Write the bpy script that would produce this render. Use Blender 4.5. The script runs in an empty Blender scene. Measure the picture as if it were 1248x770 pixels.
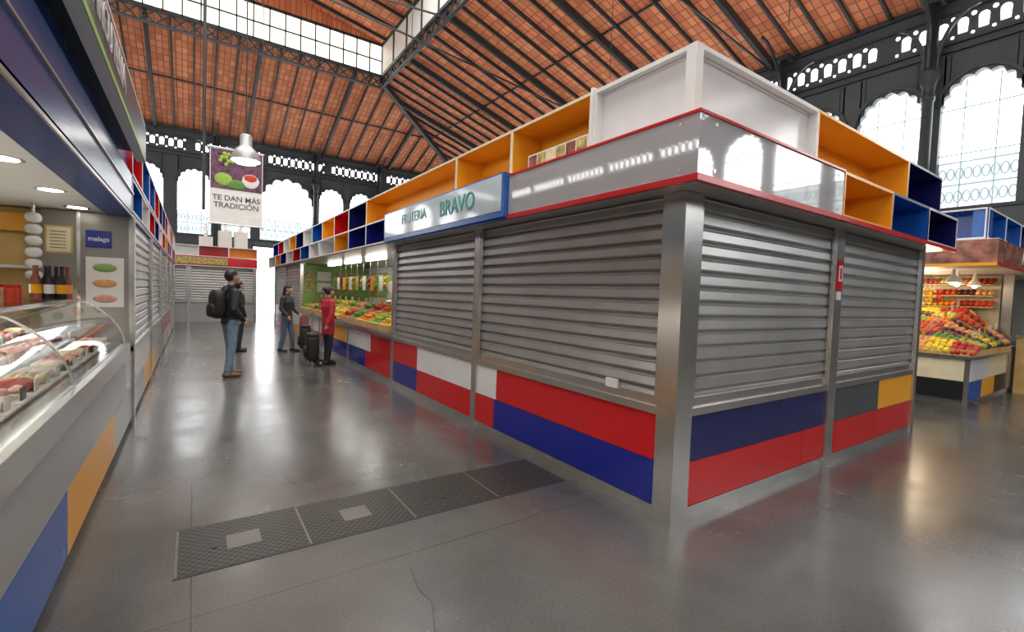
import bpy, bmesh, math, random
import numpy as np
from mathutils import Vector, Matrix
random.seed(7)
SC = bpy.context.scene
try:
    SC.view_settings.view_transform = 'Standard'
    SC.view_settings.look = 'None'
except Exception:
    pass

# ------------------------------------------------------------------ materials
def mat(name, col, rough=0.5, metal=0.0, emis=0.0, var=0.08, scale=6.0, bump=0.0, spec=None):
    m = bpy.data.materials.new(name); m.use_nodes = True
    nt = m.node_tree; N = nt.nodes; L = nt.links
    p = N['Principled BSDF']
    tc = N.new('ShaderNodeTexCoord')
    nz = N.new('ShaderNodeTexNoise'); nz.inputs['Scale'].default_value = scale; nz.inputs['Detail'].default_value = 4
    L.new(tc.outputs['Object'], nz.inputs['Vector'])
    r = N.new('ShaderNodeValToRGB')
    r.color_ramp.elements[0].position = 0.3; r.color_ramp.elements[1].position = 0.7
    r.color_ramp.elements[0].color = tuple(max(0, c*(1-var)) for c in col)+(1,)
    r.color_ramp.elements[1].color = tuple(min(1, c*(1+var)) for c in col)+(1,)
    L.new(nz.outputs['Fac'], r.inputs['Fac']); L.new(r.outputs['Color'], p.inputs['Base Color'])
    p.inputs['Roughness'].default_value = rough; p.inputs['Metallic'].default_value = metal
    if spec is not None: p.inputs['Specular IOR Level'].default_value = spec
    if emis > 0:
        L.new(r.outputs['Color'], p.inputs['Emission Color']); p.inputs['Emission Strength'].default_value = emis
    if bump > 0:
        b = N.new('ShaderNodeBump'); b.inputs['Strength'].default_value = bump; b.inputs['Distance'].default_value = 0.02
        L.new(nz.outputs['Fac'], b.inputs['Height']); L.new(b.outputs['Normal'], p.inputs['Normal'])
    return m

def mat_floor():
    m = mat('polished_concrete', (0.15,0.145,0.14), 0.25, var=0.0)
    nt=m.node_tree; N=nt.nodes; L=nt.links; p=N['Principled BSDF']
    p.inputs['Specular IOR Level'].default_value=0.8
    tc=N.new('ShaderNodeTexCoord')
    n1=N.new('ShaderNodeTexNoise'); n1.inputs['Scale'].default_value=0.45; n1.inputs['Detail'].default_value=4; n1.inputs['Roughness'].default_value=0.5
    n2=N.new('ShaderNodeTexNoise'); n2.inputs['Scale'].default_value=70; n2.inputs['Detail'].default_value=3
    n3=N.new('ShaderNodeTexNoise'); n3.inputs['Scale'].default_value=1.6; n3.inputs['Detail'].default_value=5; n3.inputs['Roughness'].default_value=0.55
    for n_ in (n1,n2,n3): L.new(tc.outputs['Object'],n_.inputs['Vector'])
    r=N.new('ShaderNodeValToRGB'); r.color_ramp.elements[0].position=0.34; r.color_ramp.elements[1].position=0.66
    r.color_ramp.elements[0].color=(0.062,0.059,0.055,1); r.color_ramp.elements[1].color=(0.118,0.112,0.105,1)
    L.new(n1.outputs['Fac'],r.inputs['Fac'])
    mx=N.new('ShaderNodeMixRGB'); mx.blend_type='OVERLAY'; mx.inputs['Fac'].default_value=0.35
    L.new(r.outputs['Color'],mx.inputs['Color1']); L.new(n2.outputs['Fac'],mx.inputs['Color2'])
    m3=N.new('ShaderNodeMixRGB'); m3.blend_type='OVERLAY'; m3.inputs['Fac'].default_value=0.3
    L.new(mx.outputs['Color'],m3.inputs['Color1']); L.new(n3.outputs['Fac'],m3.inputs['Color2'])
    br=N.new('ShaderNodeTexBrick'); br.offset=0.0; br.inputs['Scale'].default_value=1.0
    br.inputs['Brick Width'].default_value=4.1; br.inputs['Row Height'].default_value=2.55; br.inputs['Mortar Size'].default_value=0.004
    br.inputs['Color1'].default_value=(1,1,1,1); br.inputs['Color2'].default_value=(0.9,0.9,0.9,1); br.inputs['Mortar'].default_value=(0.55,0.55,0.55,1)
    L.new(tc.outputs['Object'],br.inputs['Vector'])
    m2=N.new('ShaderNodeMixRGB'); m2.blend_type='MULTIPLY'; m2.inputs['Fac'].default_value=1
    L.new(m3.outputs['Color'],m2.inputs['Color1']); L.new(br.outputs['Color'],m2.inputs['Color2'])
    L.new(m2.outputs['Color'],p.inputs['Base Color'])
    mr=N.new('ShaderNodeMapRange'); mr.inputs['From Min'].default_value=0.3; mr.inputs['From Max'].default_value=0.7
    mr.inputs['To Min'].default_value=0.17; mr.inputs['To Max'].default_value=0.29
    L.new(n3.outputs['Fac'],mr.inputs['Value']); L.new(mr.outputs['Result'],p.inputs['Roughness'])
    return m

def mat_tiles(name, rot):
    m = mat(name,(0.6,0.2,0.09),0.8,var=0.0)
    nt=m.node_tree; N=nt.nodes; L=nt.links; p=N['Principled BSDF']
    tc=N.new('ShaderNodeTexCoord'); mp=N.new('ShaderNodeMapping'); mp.inputs['Rotation'].default_value=(0,0,rot)
    L.new(tc.outputs['Object'],mp.inputs['Vector'])
    br=N.new('ShaderNodeTexBrick'); br.offset=0.0; br.inputs['Scale'].default_value=1.0
    br.inputs['Brick Width'].default_value=0.22; br.inputs['Row Height'].default_value=0.34; br.inputs['Mortar Size'].default_value=0.018
    br.inputs['Bias'].default_value=-0.1
    br.inputs['Color1'].default_value=(1.0,0.37,0.17,1); br.inputs['Color2'].default_value=(0.70,0.21,0.09,1); br.inputs['Mortar'].default_value=(0.42,0.15,0.08,1)
    L.new(mp.outputs['Vector'],br.inputs['Vector'])
    n1=N.new('ShaderNodeTexNoise'); n1.inputs['Scale'].default_value=1.2; n1.inputs['Detail'].default_value=6
    L.new(tc.outputs['Object'],n1.inputs['Vector'])
    mx=N.new('ShaderNodeMixRGB'); mx.blend_type='OVERLAY'; mx.inputs['Fac'].default_value=0.35
    L.new(br.outputs['Color'],mx.inputs['Color1']); L.new(n1.outputs['Fac'],mx.inputs['Color2'])
    L.new(mx.outputs['Color'],p.inputs['Base Color'])
    b=N.new('ShaderNodeBump'); b.inputs['Strength'].default_value=0.6; b.inputs['Distance'].default_value=0.05
    L.new(br.outputs['Fac'],b.inputs['Height']); b.invert=True; L.new(b.outputs['Normal'],p.inputs['Normal'])
    return m

def mat_glass():
    m=bpy.data.materials.new('display_glass'); m.use_nodes=True; nt=m.node_tree; N=nt.nodes; L=nt.links
    N.clear(); o=N.new('ShaderNodeOutputMaterial'); mix=N.new('ShaderNodeMixShader'); t=N.new('ShaderNodeBsdfTransparent'); g=N.new('ShaderNodeBsdfGlossy')
    t.inputs['Color'].default_value=(0.93,0.96,0.95,1); g.inputs['Roughness'].default_value=0.03
    f=N.new('ShaderNodeFresnel'); f.inputs['IOR'].default_value=1.45
    L.new(f.outputs[0],mix.inputs[0]); L.new(t.outputs[0],mix.inputs[1]); L.new(g.outputs[0],mix.inputs[2]); L.new(mix.outputs[0],o.inputs[0])
    return m

def mat_drain(name,c1,c2,sc):
    m=mat(name,(0.07,0.066,0.062),0.4,0.5,var=0.2)
    nt=m.node_tree; N=nt.nodes; L=nt.links; p=N['Principled BSDF']
    tc=N.new('ShaderNodeTexCoord'); ck=N.new('ShaderNodeTexChecker'); ck.inputs['Scale'].default_value=sc
    ck.inputs['Color1'].default_value=c1+(1,); ck.inputs['Color2'].default_value=c2+(1,)
    L.new(tc.outputs['Object'],ck.inputs['Vector']); L.new(ck.outputs['Color'],p.inputs['Base Color'])
    b=N.new('ShaderNodeBump'); b.inputs['Strength'].default_value=0.3; b.inputs['Distance'].default_value=0.003
    L.new(ck.outputs['Fac'],b.inputs['Height']); L.new(b.outputs['Normal'],p.inputs['Normal'])
    return m

M={}
M['steel']=mat('stainless_steel',(0.64,0.62,0.59),0.24,0.9,var=0.06,scale=3)
M['shutter']=mat('galvanised_shutter',(0.50,0.492,0.48),0.33,0.68,var=0.10,scale=2)
M['red']=mat('red_laminate',(0.60,0.012,0.016),0.16,var=0.03)
M['blue']=mat('blue_laminate',(0.012,0.02,0.26),0.16,var=0.03)
M['navy']=mat('navy_laminate',(0.014,0.016,0.11),0.18,var=0.03)
M['azure']=mat('azure_laminate',(0.012,0.11,0.44),0.22,var=0.03)
M['mblue']=mat('deep_blue_fascia',(0.010,0.06,0.24),0.25,var=0.05)
M['yellow']=mat('yellow_laminate',(0.88,0.40,0.02),0.3,var=0.03)
M['white']=mat('white_laminate',(0.80,0.79,0.78),0.14,var=0.02,spec=0.7)
M['fascia']=mat('glossy_fascia_panel',(0.50,0.485,0.50),0.05,var=0.05,scale=1.5,spec=1.0)
M['fascia'].node_tree.nodes['Principled BSDF'].inputs['Coat Weight'].default_value=1.0
M['fascia'].node_tree.nodes['Principled BSDF'].inputs['Coat IOR'].default_value=1.9
M['signface']=mat('sign_face',(0.60,0.70,0.73),0.06,var=0.05,scale=2,spec=0.9)
M['offwhite']=mat('offwhite_paint',(0.80,0.78,0.74),0.45,var=0.03)
M['grey']=mat('grey_laminate',(0.07,0.08,0.09),0.3,var=0.04)
M['lgrey']=mat('light_grey_panel',(0.42,0.42,0.41),0.28,0.35,var=0.04)
M['wallsteel']=mat('brushed_wall_panel',(0.30,0.28,0.255),0.35,0.5,var=0.1,scale=1)
M['black']=mat('black_plastic',(0.015,0.015,0.016),0.4)
M['cream']=mat('cream_edge',(0.78,0.68,0.45),0.4)
M['iron']=mat('painted_iron',(0.035,0.043,0.047),0.45,0.2,var=0.1)
M['wallgrey']=mat('dark_wall_paint',(0.06,0.07,0.077),0.6,var=0.1,scale=1)
M['window']=mat('bright_window_glass',(0.975,0.985,1.0),0.3,emis=5.6,var=0.03,scale=0.7)
M['winlow']=mat('hazy_window_glass',(0.86,0.95,0.98),0.3,emis=0.95,var=0.10,scale=1.3)
M['roofglow']=mat('roof_fill_glow',(1.0,0.975,0.945),0.3,emis=3.5,var=0.02,scale=0.5)  # glow for added lantern roof panels, out of view, giving soft top light
M['lantern']=mat('lantern_glass',(1.0,0.90,0.74),0.3,emis=2.0,var=0.12,scale=1.0)
M['lamp']=mat('lamp_glow',(1.0,0.97,0.9),0.3,emis=16,var=0.0)
M['warm']=mat('warm_lamp_glow',(1.0,0.80,0.50),0.3,emis=14,var=0.0)
M['mull']=mat('pale_blue_mullion_glow',(0.42,0.56,0.60),0.5,emis=0.35)  # faint emission on the bars imitates glare from the bright panes
M['floor']=mat_floor(); M['drain']=mat_drain('chequer_plate',(0.075,0.07,0.062),(0.028,0.026,0.024),40); M['drain2']=mat_drain('worn_plate',(0.06,0.056,0.05),(0.042,0.04,0.036),22); M['glass']=mat_glass()
M['dframe']=mat('worn_steel_edge',(0.17,0.16,0.15),0.4,0.6)
M['tileX']=mat_tiles('roof_tiles_side',math.pi/2); M['tileY']=mat_tiles('roof_tiles_end',0)
M['wood']=mat('ochre_panel',(0.60,0.40,0.14),0.5,var=0.15)
M['green']=mat('green_print',(0.02,0.30,0.22),0.4); M['teal']=mat('teal_print',(0.01,0.30,0.27),0.4)
M['lgreen']=mat('light_green_print',(0.25,0.45,0.12),0.5); M['paleteal']=mat('pale_teal_print',(0.28,0.48,0.48),0.4)
M['purple']=mat('grape_print',(0.14,0.05,0.10),0.5,var=0.6,scale=9)
M['photo']=mat('produce_print',(0.45,0.36,0.12),0.5,var=0.7,scale=14)
M['photor']=mat('meat_print',(0.30,0.11,0.07),0.25,var=0.6,scale=7)
M['textgrey']=mat('grey_print',(0.12,0.12,0.12),0.5)
M['skin']=mat('skin',(0.52,0.30,0.21),0.5,var=0.05); M['hair_b']=mat('black_hair',(0.015,0.011,0.009),0.45)
M['jacket']=mat('black_jacket',(0.018,0.019,0.024),0.6,bump=0.3,scale=12)
M['jeans']=mat('blue_jeans',(0.17,0.24,0.33),0.8,var=0.2,scale=14); M['djeans']=mat('dark_jeans',(0.08,0.12,0.20),0.8,var=0.2)
M['boot']=mat('brown_boot',(0.17,0.09,0.03),0.6); M['redcoat']=mat('red_coat',(0.42,0.012,0.03),0.7,bump=0.3,scale=10)
M['bag']=mat('black_nylon',(0.012,0.012,0.013),0.6,bump=0.2,scale=10); M['shoe']=mat('black_shoe',(0.015,0.014,0.014),0.4)
M['eye']=mat('eye_white',(0.6,0.6,0.6),0.2); M['lip']=mat('lip',(0.38,0.12,0.1),0.5)
for n,c in dict(lemon=(0.82,0.58,0.03),orange=(0.82,0.25,0.01),apple=(0.48,0.03,0.02),lime=(0.30,0.48,0.05),lettuce=(0.10,0.26,0.03),plum=(0.09,0.02,0.05),peach=(0.75,0.36,0.14),tomato=(0.62,0.05,0.01),pear=(0.55,0.55,0.12),
    meat=(0.45,0.09,0.07),ham=(0.68,0.33,0.28),sausage=(0.28,0.08,0.05),cheese=(0.78,0.66,0.40),fat=(0.80,0.66,0.58)).items():
    M[n]=mat(n+'_surface',c,0.4,var=0.2,scale=20)

# ------------------------------------------------------------------ mesh builder
class Bd:
    def __init__(s): s.v=[]; s.f=[]; s.m=[]; s.sm=[]; s.ml=[]
    def mi(s,m):
        if isinstance(m,str): m=M[m]
        if m not in s.ml: s.ml.append(m)
        return s.ml.index(m)
    def add(s,vs,fs,m,smooth=False):
        o=len(s.v); k=s.mi(m); s.v.extend([tuple(v) for v in vs])
        for f in fs: s.f.append([i+o for i in f]); s.m.append(k); s.sm.append(smooth)
    def hexa(s,p,m): s.add(p,[(0,3,2,1),(4,5,6,7),(0,1,5,4),(1,2,6,5),(2,3,7,6),(3,0,4,7)],m)
    def box(s,x0,x1,y0,y1,z0,z1,m):
        s.hexa([(x0,y0,z0),(x1,y0,z0),(x1,y1,z0),(x0,y1,z0),(x0,y0,z1),(x1,y0,z1),(x1,y1,z1),(x0,y1,z1)],m)
    def fbox(s,F,s0,s1,d0,d1,z0,z1,m):
        P=F.pt; s.hexa([P(s0,d0,z0),P(s1,d0,z0),P(s1,d1,z0),P(s0,d1,z0),P(s0,d0,z1),P(s1,d0,z1),P(s1,d1,z1),P(s0,d1,z1)],m)
    def cyl(s,p0,p1,r0,r1,m,n=12,cap=True):
        p0=Vector(p0);p1=Vector(p1);a=(p1-p0).normalized(); u=a.orthogonal().normalized(); w=a.cross(u)
        vs=[];fs=[]
        for p,r in((p0,r0),(p1,r1)):
            for i in range(n):
                t=2*math.pi*i/n; vs.append(p+u*r*math.cos(t)+w*r*math.sin(t))
        for i in range(n): fs.append((i,(i+1)%n,n+(i+1)%n,n+i))
        s.add(vs,fs,m,True)
        if cap: s.add(vs,[tuple(range(n))[::-1],tuple(range(n,2*n))],m)
    def beam(s,p0,p1,w,h,m):
        p0=Vector(p0);p1=Vector(p1);a=(p1-p0).normalized(); side=a.cross(Vector((0,0,1)))
        if side.length<1e-3: side=Vector((1,0,0))
        side.normalize(); up=side.cross(a)
        q=[]
        for p in(p0,p1):
            for x,y in((-1,-1),(1,-1),(1,1),(-1,1)): q.append(p+side*x*w/2+up*y*h/2)
        s.add(q,[(0,1,2,3),(7,6,5,4),(0,4,5,1),(1,5,6,2),(2,6,7,3),(3,7,4,0)],m)
    def ball(s,c,r,m,nu=10,nv=7,e=1.0,R=None):
        if not hasattr(r,'__len__'): r=(r,r,r)
        vs=[];fs=[]
        def pw(x): return math.copysign(abs(x)**e,x)
        for j in range(nv+1):
            ph=-math.pi/2+math.pi*j/nv
            for i in range(nu):
                t=2*math.pi*i/nu
                p=Vector((r[0]*pw(math.cos(ph))*pw(math.cos(t)),r[1]*pw(math.cos(ph))*pw(math.sin(t)),r[2]*pw(math.sin(ph))))
                if R is not None: p=R@p
                vs.append(Vector(c)+p)
        for j in range(nv):
            for i in range(nu): fs.append((j*nu+i,j*nu+(i+1)%nu,(j+1)*nu+(i+1)%nu,(j+1)*nu+i))
        s.add(vs,fs,m,True)
    def lathe(s,c,prof,m,n=20):
        vs=[];fs=[]
        for r,z in prof:
            for i in range(n):
                t=2*math.pi*i/n; vs.append((c[0]+r*math.cos(t),c[1]+r*math.sin(t),c[2]+z))
        for j in range(len(prof)-1):
            for i in range(n): fs.append((j*n+i,j*n+(i+1)%n,(j+1)*n+(i+1)%n,(j+1)*n+i))
        s.add(vs,fs,m,True)
    def done(s,name,parent=None,recalc=True,weld=False):
        me=bpy.data.meshes.new(name); me.from_pydata(s.v,[],s.f)
        for m in s.ml: me.materials.append(m)
        me.polygons.foreach_set('material_index',s.m); me.polygons.foreach_set('use_smooth',s.sm)
        if recalc:
            bm=bmesh.new(); bm.from_mesh(me)
            bmesh.ops.recalc_face_normals(bm,faces=bm.faces); bm.to_mesh(me); bm.free()
        me.update(); o=bpy.data.objects.new(name,me); SC.collection.objects.link(o)
        if parent: o.parent=parent
        return o
class Fc:
    def __init__(s,o,a,n): s.o=Vector(o); s.a=Vector(a); s.n=Vector(n)
    def pt(s,t,d,z): 
        p=s.o+s.a*t+s.n*d; return (p.x,p.y,z)
def empty(name,loc=(0,0,0)):
    e=bpy.data.objects.new(name,None); SC.collection.objects.link(e); e.location=loc; e.empty_display_size=0.3; return e
def text(body,center,xd,size,m,parent=None,name='lettering',ext=0.003,yd=(0,0,1),off=0.016):
    c=bpy.data.curves.new(name,'FONT'); c.body=body; c.size=size; c.align_x='CENTER'; c.align_y='CENTER'; c.extrude=ext; c.offset=size*off
    c.materials.append(M[m] if isinstance(m,str) else m)
    o=bpy.data.objects.new(name,c); SC.collection.objects.link(o)
    x=Vector(xd); y=Vector(yd); z=x.cross(y)
    R=Matrix((x,y,z)).transposed().to_4x4(); R.translation=Vector(center); o.matrix_world=R
    if parent: o.parent=parent
    return o
def point(name,loc,W,col,r=.08,parent=None):
    l=bpy.data.lights.new(name,'POINT'); l.energy=W; l.color=col; l.shadow_soft_size=r
    o=bpy.data.objects.new(name,l); SC.collection.objects.link(o); o.location=loc
    if parent: o.parent=parent

# stall helpers --------------------------------------------------------------
def cell(b,F,s0,s1,df,db,z0,z1,m,edge=None,t=0.025):
    b.fbox(F,s0+.001,s1-.001,db-t,db,z0,z1,m)
    b.fbox(F,s0,s1,df,db-t,z0,z0+t,m); b.fbox(F,s0,s1,df,db-t,z1-t,z1,m)
    b.fbox(F,s0,s0+t,df,db-t,z0+t,z1-t,m); b.fbox(F,s1-t,s1,df,db-t,z0+t,z1-t,m)
    if edge:
        g=df-0.006
        b.fbox(F,s0,s1,g,df,z0,z0+t,edge); b.fbox(F,s0,s1,g,df,z1-t,z1,edge)
        b.fbox(F,s0,s0+t*.8,g,df,z0+t,z1-t,edge); b.fbox(F,s1-t*.8,s1,g,df,z0+t,z1-t,edge)
def shutter(b,F,s0,s1,z0,z1,d=0.04):
    per=0.106; vs=[];fs=[]; z=z0; pr=[]
    while z<z1-0.01:
        for dz,dd in((0,0.010),(0.006,-0.006),(0.013,-0.020),(0.022,-0.024),(0.078,-0.017),(0.088,-0.022),(0.096,-0.010),(0.101,0.010)):
            if z+dz<z1: pr.append((z+dz,d+dd))
        z+=per
    pr.append((z1,d))
    for zz,dd in pr: vs+= [F.pt(s0,dd,zz),F.pt(s1,dd,zz)]
    for i in range(len(pr)-1): fs.append((2*i,2*i+1,2*i+3,2*i+2))
    b.add(vs,fs,'shutter')
    b.fbox(F,s0,s1,d-0.03,d+0.03,z0-0.01,z0+0.06,'steel')   # bottom bar
    b.fbox(F,s0,s0+.035,d-.045,d-.028,z0,z1,'steel'); b.fbox(F,s1-.035,s1,d-.045,d-.028,z0,z1,'steel')
def post(b,F,s0,s1,z0=0,z1=2.3,d0=-0.02,d1=0.12,m='steel'): b.fbox(F,s0,s1,d0,d1,z0,z1,m)
def panels(b,F,lst,z0,z1,d0=0.0,d1=0.05):
    for s0,s1,m in lst: b.fbox(F,s0+0.003,s1-0.003,d0,d1,z0+0.002,z1-0.002,m)

ZB=2.30
# ================================================================== SHELL
b=Bd(); b.box(-14,16,-12,30,-0.2,0,'floor'); b.done('floor')

# drain cover strip in the floor
e=empty('floor_drain_cover'); b=Bd(); n=4; x0=-0.07; x1=2.62; w=(x1-x0)/n
for i in range(n):
    a=x0+i*w; dm='drain' if i<2 else 'drain2'
    b.box(a+0.008,a+w-0.008,2.94,3.50,-0.002,0.004,dm)
    b.box(a+0.25*w,a+0.25*w+0.03,3.17,3.27,0.004,0.007,'iron'); b.box(a+w*.5-.09,a+w*.5+.09,3.12,3.30,0.004,0.0055,'dframe' if i<2 else 'drain2')
b.done('cover_plates',e)
b=Bd()
b.box(x0-0.012,x1+0.012,2.925,2.94,-0.002,0.003,'iron'); b.box(x0-0.012,x1+0.012,3.50,3.515,-0.002,0.003,'iron')
for i in range(n+1): b.box(x0+i*w-0.007,x0+i*w+0.007,2.94,3.50,-0.002,0.0045,'dframe')
b.done('cover_frame',e)
b=Bd(); pts=[(1.02,2.42),(.98,2.2),(1.0,2.08),(.93,1.9),(.92,1.75),(.97,1.62)]
for a,c in zip(pts[:-1],pts[1:]): b.beam((a[0],a[1],.0005),(c[0],c[1],.0005),.003,.001,'black')
b.done('floor_crack',e)

def arch_wall(name,F,s0,s1,arches,zb=4.2,zt=8.1,ztop=9.6,th=0.25,wn=''):
    b=Bd(); W='wallgrey'
    b.fbox(F,s0,s1,0,th,0,zb,W); b.fbox(F,s0,s1,0,th,zt,ztop,W)
    cur=s0; pane=Bd(); mul=Bd(); zm=5.4
    for sc,R,zs in arches:
        b.fbox(F,cur,sc-R,0,th,zb,zt,W); cur=sc+R
        n=56; arc=[]
        for i in range(n+1):
            t=math.pi-math.pi*i/n
            k=R*(0.88+0.12*abs(math.sin(7*t)))if 0<i<n else R
            arc.append((sc+k*math.cos(t),zs+k*math.sin(t)))
        for k in range(n):
            (a0,h0),(a1,h1)=arc[k],arc[k+1]
            b.add([F.pt(a0,0,h0),F.pt(a1,0,h1),F.pt(a1,0,zt),F.pt(a0,0,zt)],[(0,1,2,3)],W)
            b.add([F.pt(a0,0,h0),F.pt(a1,0,h1),F.pt(a1,th,h1),F.pt(a0,th,h0)],[(0,1,2,3)],W)
        pane.fbox(F,sc-R,sc+R,th-0.03,th,zm,zs+R,'window'); pane.fbox(F,sc-R,sc+R,th-0.03,th,zb,zm,'winlow')
        for q in (-0.42,0.42): mul.fbox(F,sc+q*R-.014,sc+q*R+.014,th-0.07,th-.03,zb,zs+R*.85,'mull')
        for z in (zb,zb+.58,zb+1.16,zb+1.36,zs-.1): mul.fbox(F,sc-R,sc+R,th-0.07,th-.03,z,z+.035,'mull')
        for q in range(7):
            t=math.pi*(q+.5)/7; mul.beam(F.pt(sc+.12*math.cos(t),th-.05,zs+.12*math.sin(t)),F.pt(sc+R*.9*math.cos(t),th-.05,zs+R*.9*math.sin(t)),.018,.018,'mull')
        for i in range(9):
            a=sc-R+(i+.5)*2*R/9; r=R/10
            for z in (zb+.78,zb+.2):
                for j in range(8):
                    t0=2*math.pi*j/8;t1=2*math.pi*(j+1)/8
                    mul.beam(F.pt(a+r*math.cos(t0),th-.05,z+.1+r*2*math.sin(t0)),F.pt(a+r*math.cos(t1),th-.05,z+.1+r*2*math.sin(t1)),.028,.028,'mull')
        for k in range(0,n,2):
            t0=math.pi*k/n;t1=math.pi*(k+2)/n; r=R+0.07
            b.beam(F.pt(sc+r*math.cos(t0),-0.03,zs+r*math.sin(t0)),F.pt(sc+r*math.cos(t1),-0.03,zs+r*math.sin(t1)),.07,.07,'iron')
    b.fbox(F,cur,s1,0,th,zb,zt,W)
    for z in (8.15,8.35,9.12,9.45): b.fbox(F,s0,s1,-0.08,0,z,z+0.06,'iron')
    b.fbox(F,s0,s1,-0.05,0,4.12,4.2,'iron')
    w=b.done(name)
    p=pane.done('window_panes_'+wn); p.parent=w
    mm=mul.done('window_mullions_'+wn); mm.parent=w
    c=Bd(); s=s0+0.5; k=0
    while s<s1-0.3:
        if k%9!=8:
            zz,wd,hh=8.58,0.085,0.27
            v=[F.pt(s-wd,-0.012,zz),F.pt(s+wd,-0.012,zz)]
            for j in range(9):
                t=math.pi*j/8; v.append(F.pt(s+wd*1.15*math.cos(t),-0.012,zz+hh+wd*1.15*math.sin(t)))
            c.add(v,[tuple(range(11))],'window')
            v=[F.pt(s+.19+0.05*math.cos(2*math.pi*j/10),-0.012,8.98+0.05*math.sin(2*math.pi*j/10)) for j in range(10)]
            c.add(v,[tuple(range(10))],'window')
            v=[F.pt(s+.19+0.035*math.cos(2*math.pi*j/10),-0.012,8.52+0.035*math.sin(2*math.pi*j/10)) for j in range(10)]
            c.add(v,[tuple(range(10))],'window')
        k+=1; s+=0.38
    cc=c.done('window_clerestory_'+wn); cc.parent=w
    return w
WR=Fc((16,0,0),(0,1,0),(1,0,0)); WF=Fc((0,30,0),(1,0,0),(0,1,0)); WL=Fc((-14,0,0),(0,1,0),(-1,0,0)); WB=Fc((0,-12,0),(1,0,0),(0,-1,0))
ar=[(3.28+1.84*k,0.74,6.82) for k in range(-8,14)]
arch_wall('wall_right',WR,-12,30,ar,wn='r')
af=[(-12+1.95*k,0.68,6.9) for k in range(0,5)]+[(-1.98,.70,6.9),(0.05,0.74,6.85),(1.95,0.70,6.9),(4.5,1.40,6.4),(6.95,.70,6.9),(8.75,.70,6.9),(10.6,.66,6.9),(12.4,.66,6.9),(14.3,.66,6.9)]
arch_wall('wall_back',WF,-14,16,af,wn='f')
arch_wall('wall_left',WL,-12,30,ar,wn='l')
arch_wall('wall_front',WB,-14,16,[(-11+2.2*k,0.8,6.8) for k in range(12)],wn='b')
b=Bd(); b.fbox(WF,2.75,4.0,-0.14,-0.11,0.02,3.75,'window')
for a in (2.68,4.0): b.fbox(WF,a,a+.08,-0.2,-0.1,0,3.83,'iron')
b.fbox(WF,2.68,4.08,-0.2,-.1,3.75,3.85,'iron'); b.fbox(WF,3.36,3.39,-0.16,-.14,0,3.75,'iron'); b.done('door_1')

# roof -----------------------------------------------------------------
XL,XR,YB,YF,ZE=-14,16,-12,30,9.6
ox0,ox1,oy0,oy1,zo=-6,7.68,-6,23.4,12.1
rf=empty('ceiling')
b=Bd()
b.add([(XR,YB,ZE),(XR,YF,ZE),(ox1,oy1,zo),(ox1,oy0,zo)],[(0,1,2,3)],'tileX')
b.add([(XL,YF,ZE),(XL,YB,ZE),(ox0,oy0,zo),(ox0,oy1,zo)],[(0,1,2,3)],'tileX')
b.add([(XR,YF,ZE),(XL,YF,ZE),(ox0,oy1,zo),(ox1,oy1,zo)],[(0,1,2,3)],'tileY')
b.add([(XL,YB,ZE),(XR,YB,ZE),(ox1,oy0,zo),(ox0,oy0,zo)],[(0,1,2,3)],'tileY')
b.done('roof_tiles',rf,recalc=False)
b=Bd()
def clampt(v,a0,a1,b0,b1):
    if v<b0: return (v-a0)/(b0-a0)
    if v>b1: return (a1-v)/(a1-b1)
    return 1.0
y=YB+0.4;k=0
while y<YF-0.2:
    t=clampt(y,YB,YF,oy0,oy1); big=(k%5==0); h=0.26 if big else 0.13; w=0.13 if big else 0.065
    for xs,xo in((XR,ox1),(XL,ox0)):
        b.beam((xs,y,ZE-h/2),(xs+(xo-xs)*t,y,ZE+(zo-ZE)*t-h/2),w,h,'iron')
    y+=0.80;k+=1
x=XL+0.4;k=0
while x<XR-0.2:
    t=clampt(x,XL,XR,ox0,ox1); big=(k%5==0); h=0.26 if big else 0.13; w=0.13 if big else 0.065
    for ys,yo in((YF,oy1),(YB,oy0)):
        b.beam((x,ys,ZE-h/2),(x,ys+(yo-ys)*t,ZE+(zo-ZE)*t-h/2),w,h,'iron')
    x+=0.80;k+=1
for cx,cy,px,py in((XR,YF,ox1,oy1),(XL,YF,ox0,oy1),(XR,YB,ox1,oy0),(XL,YB,ox0,oy0)):
    b.beam((cx,cy,ZE-.15),(px,py,zo-.15),0.2,0.3,'iron')
for t in (0.5,):
    z=ZE+(zo-ZE)*t-0.03
    X1=XR+(ox1-XR)*t;X0=XL+(ox0-XL)*t;Y1=YF+(oy1-YF)*t;Y0=YB+(oy0-YB)*t
    b.beam((X1,Y0,z),(X1,Y1,z),.05,.06,'iron');b.beam((X0,Y0,z),(X0,Y1,z),.05,.06,'iron')
    b.beam((X0,Y1,z),(X1,Y1,z),.05,.06,'iron');b.beam((X0,Y0,z),(X1,Y0,z),.05,.06,'iron')
b.done('rafters',rf)
b=Bd()
def lattice(p0,p1,h,n):
    p0=Vector(p0);p1=Vector(p1);dz=Vector((0,0,h))
    b.beam(p0,p1,.14,.07,'iron'); b.beam(p0-dz,p1-dz,.14,.07,'iron')
    for i in range(n):
        a=p0.lerp(p1,i/n);c=p0.lerp(p1,(i+1)/n)
        b.beam(a,c-dz,.045,.045,'iron');b.beam(a-dz,c,.045,.045,'iron')
lattice((ox0,oy1,zo),(ox1,oy1,zo),.5,26);lattice((ox1,oy0,zo),(ox1,oy1,zo),.5,56);lattice((ox0,oy0,zo),(ox0,oy1,zo),.5,56)
for y in (16,8.6):
    b.beam((XR,y,ZE-.05),(ox0,y,zo-.5),.05,.05,'iron'); b.beam((XL,y,ZE-.05),(ox1,y,zo-.5),.05,.05,'iron')
    for x in (3,-1): b.cyl((x,y,zo-1.2),(x,y,zo+1.5),.012,.012,'iron',6)
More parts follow.
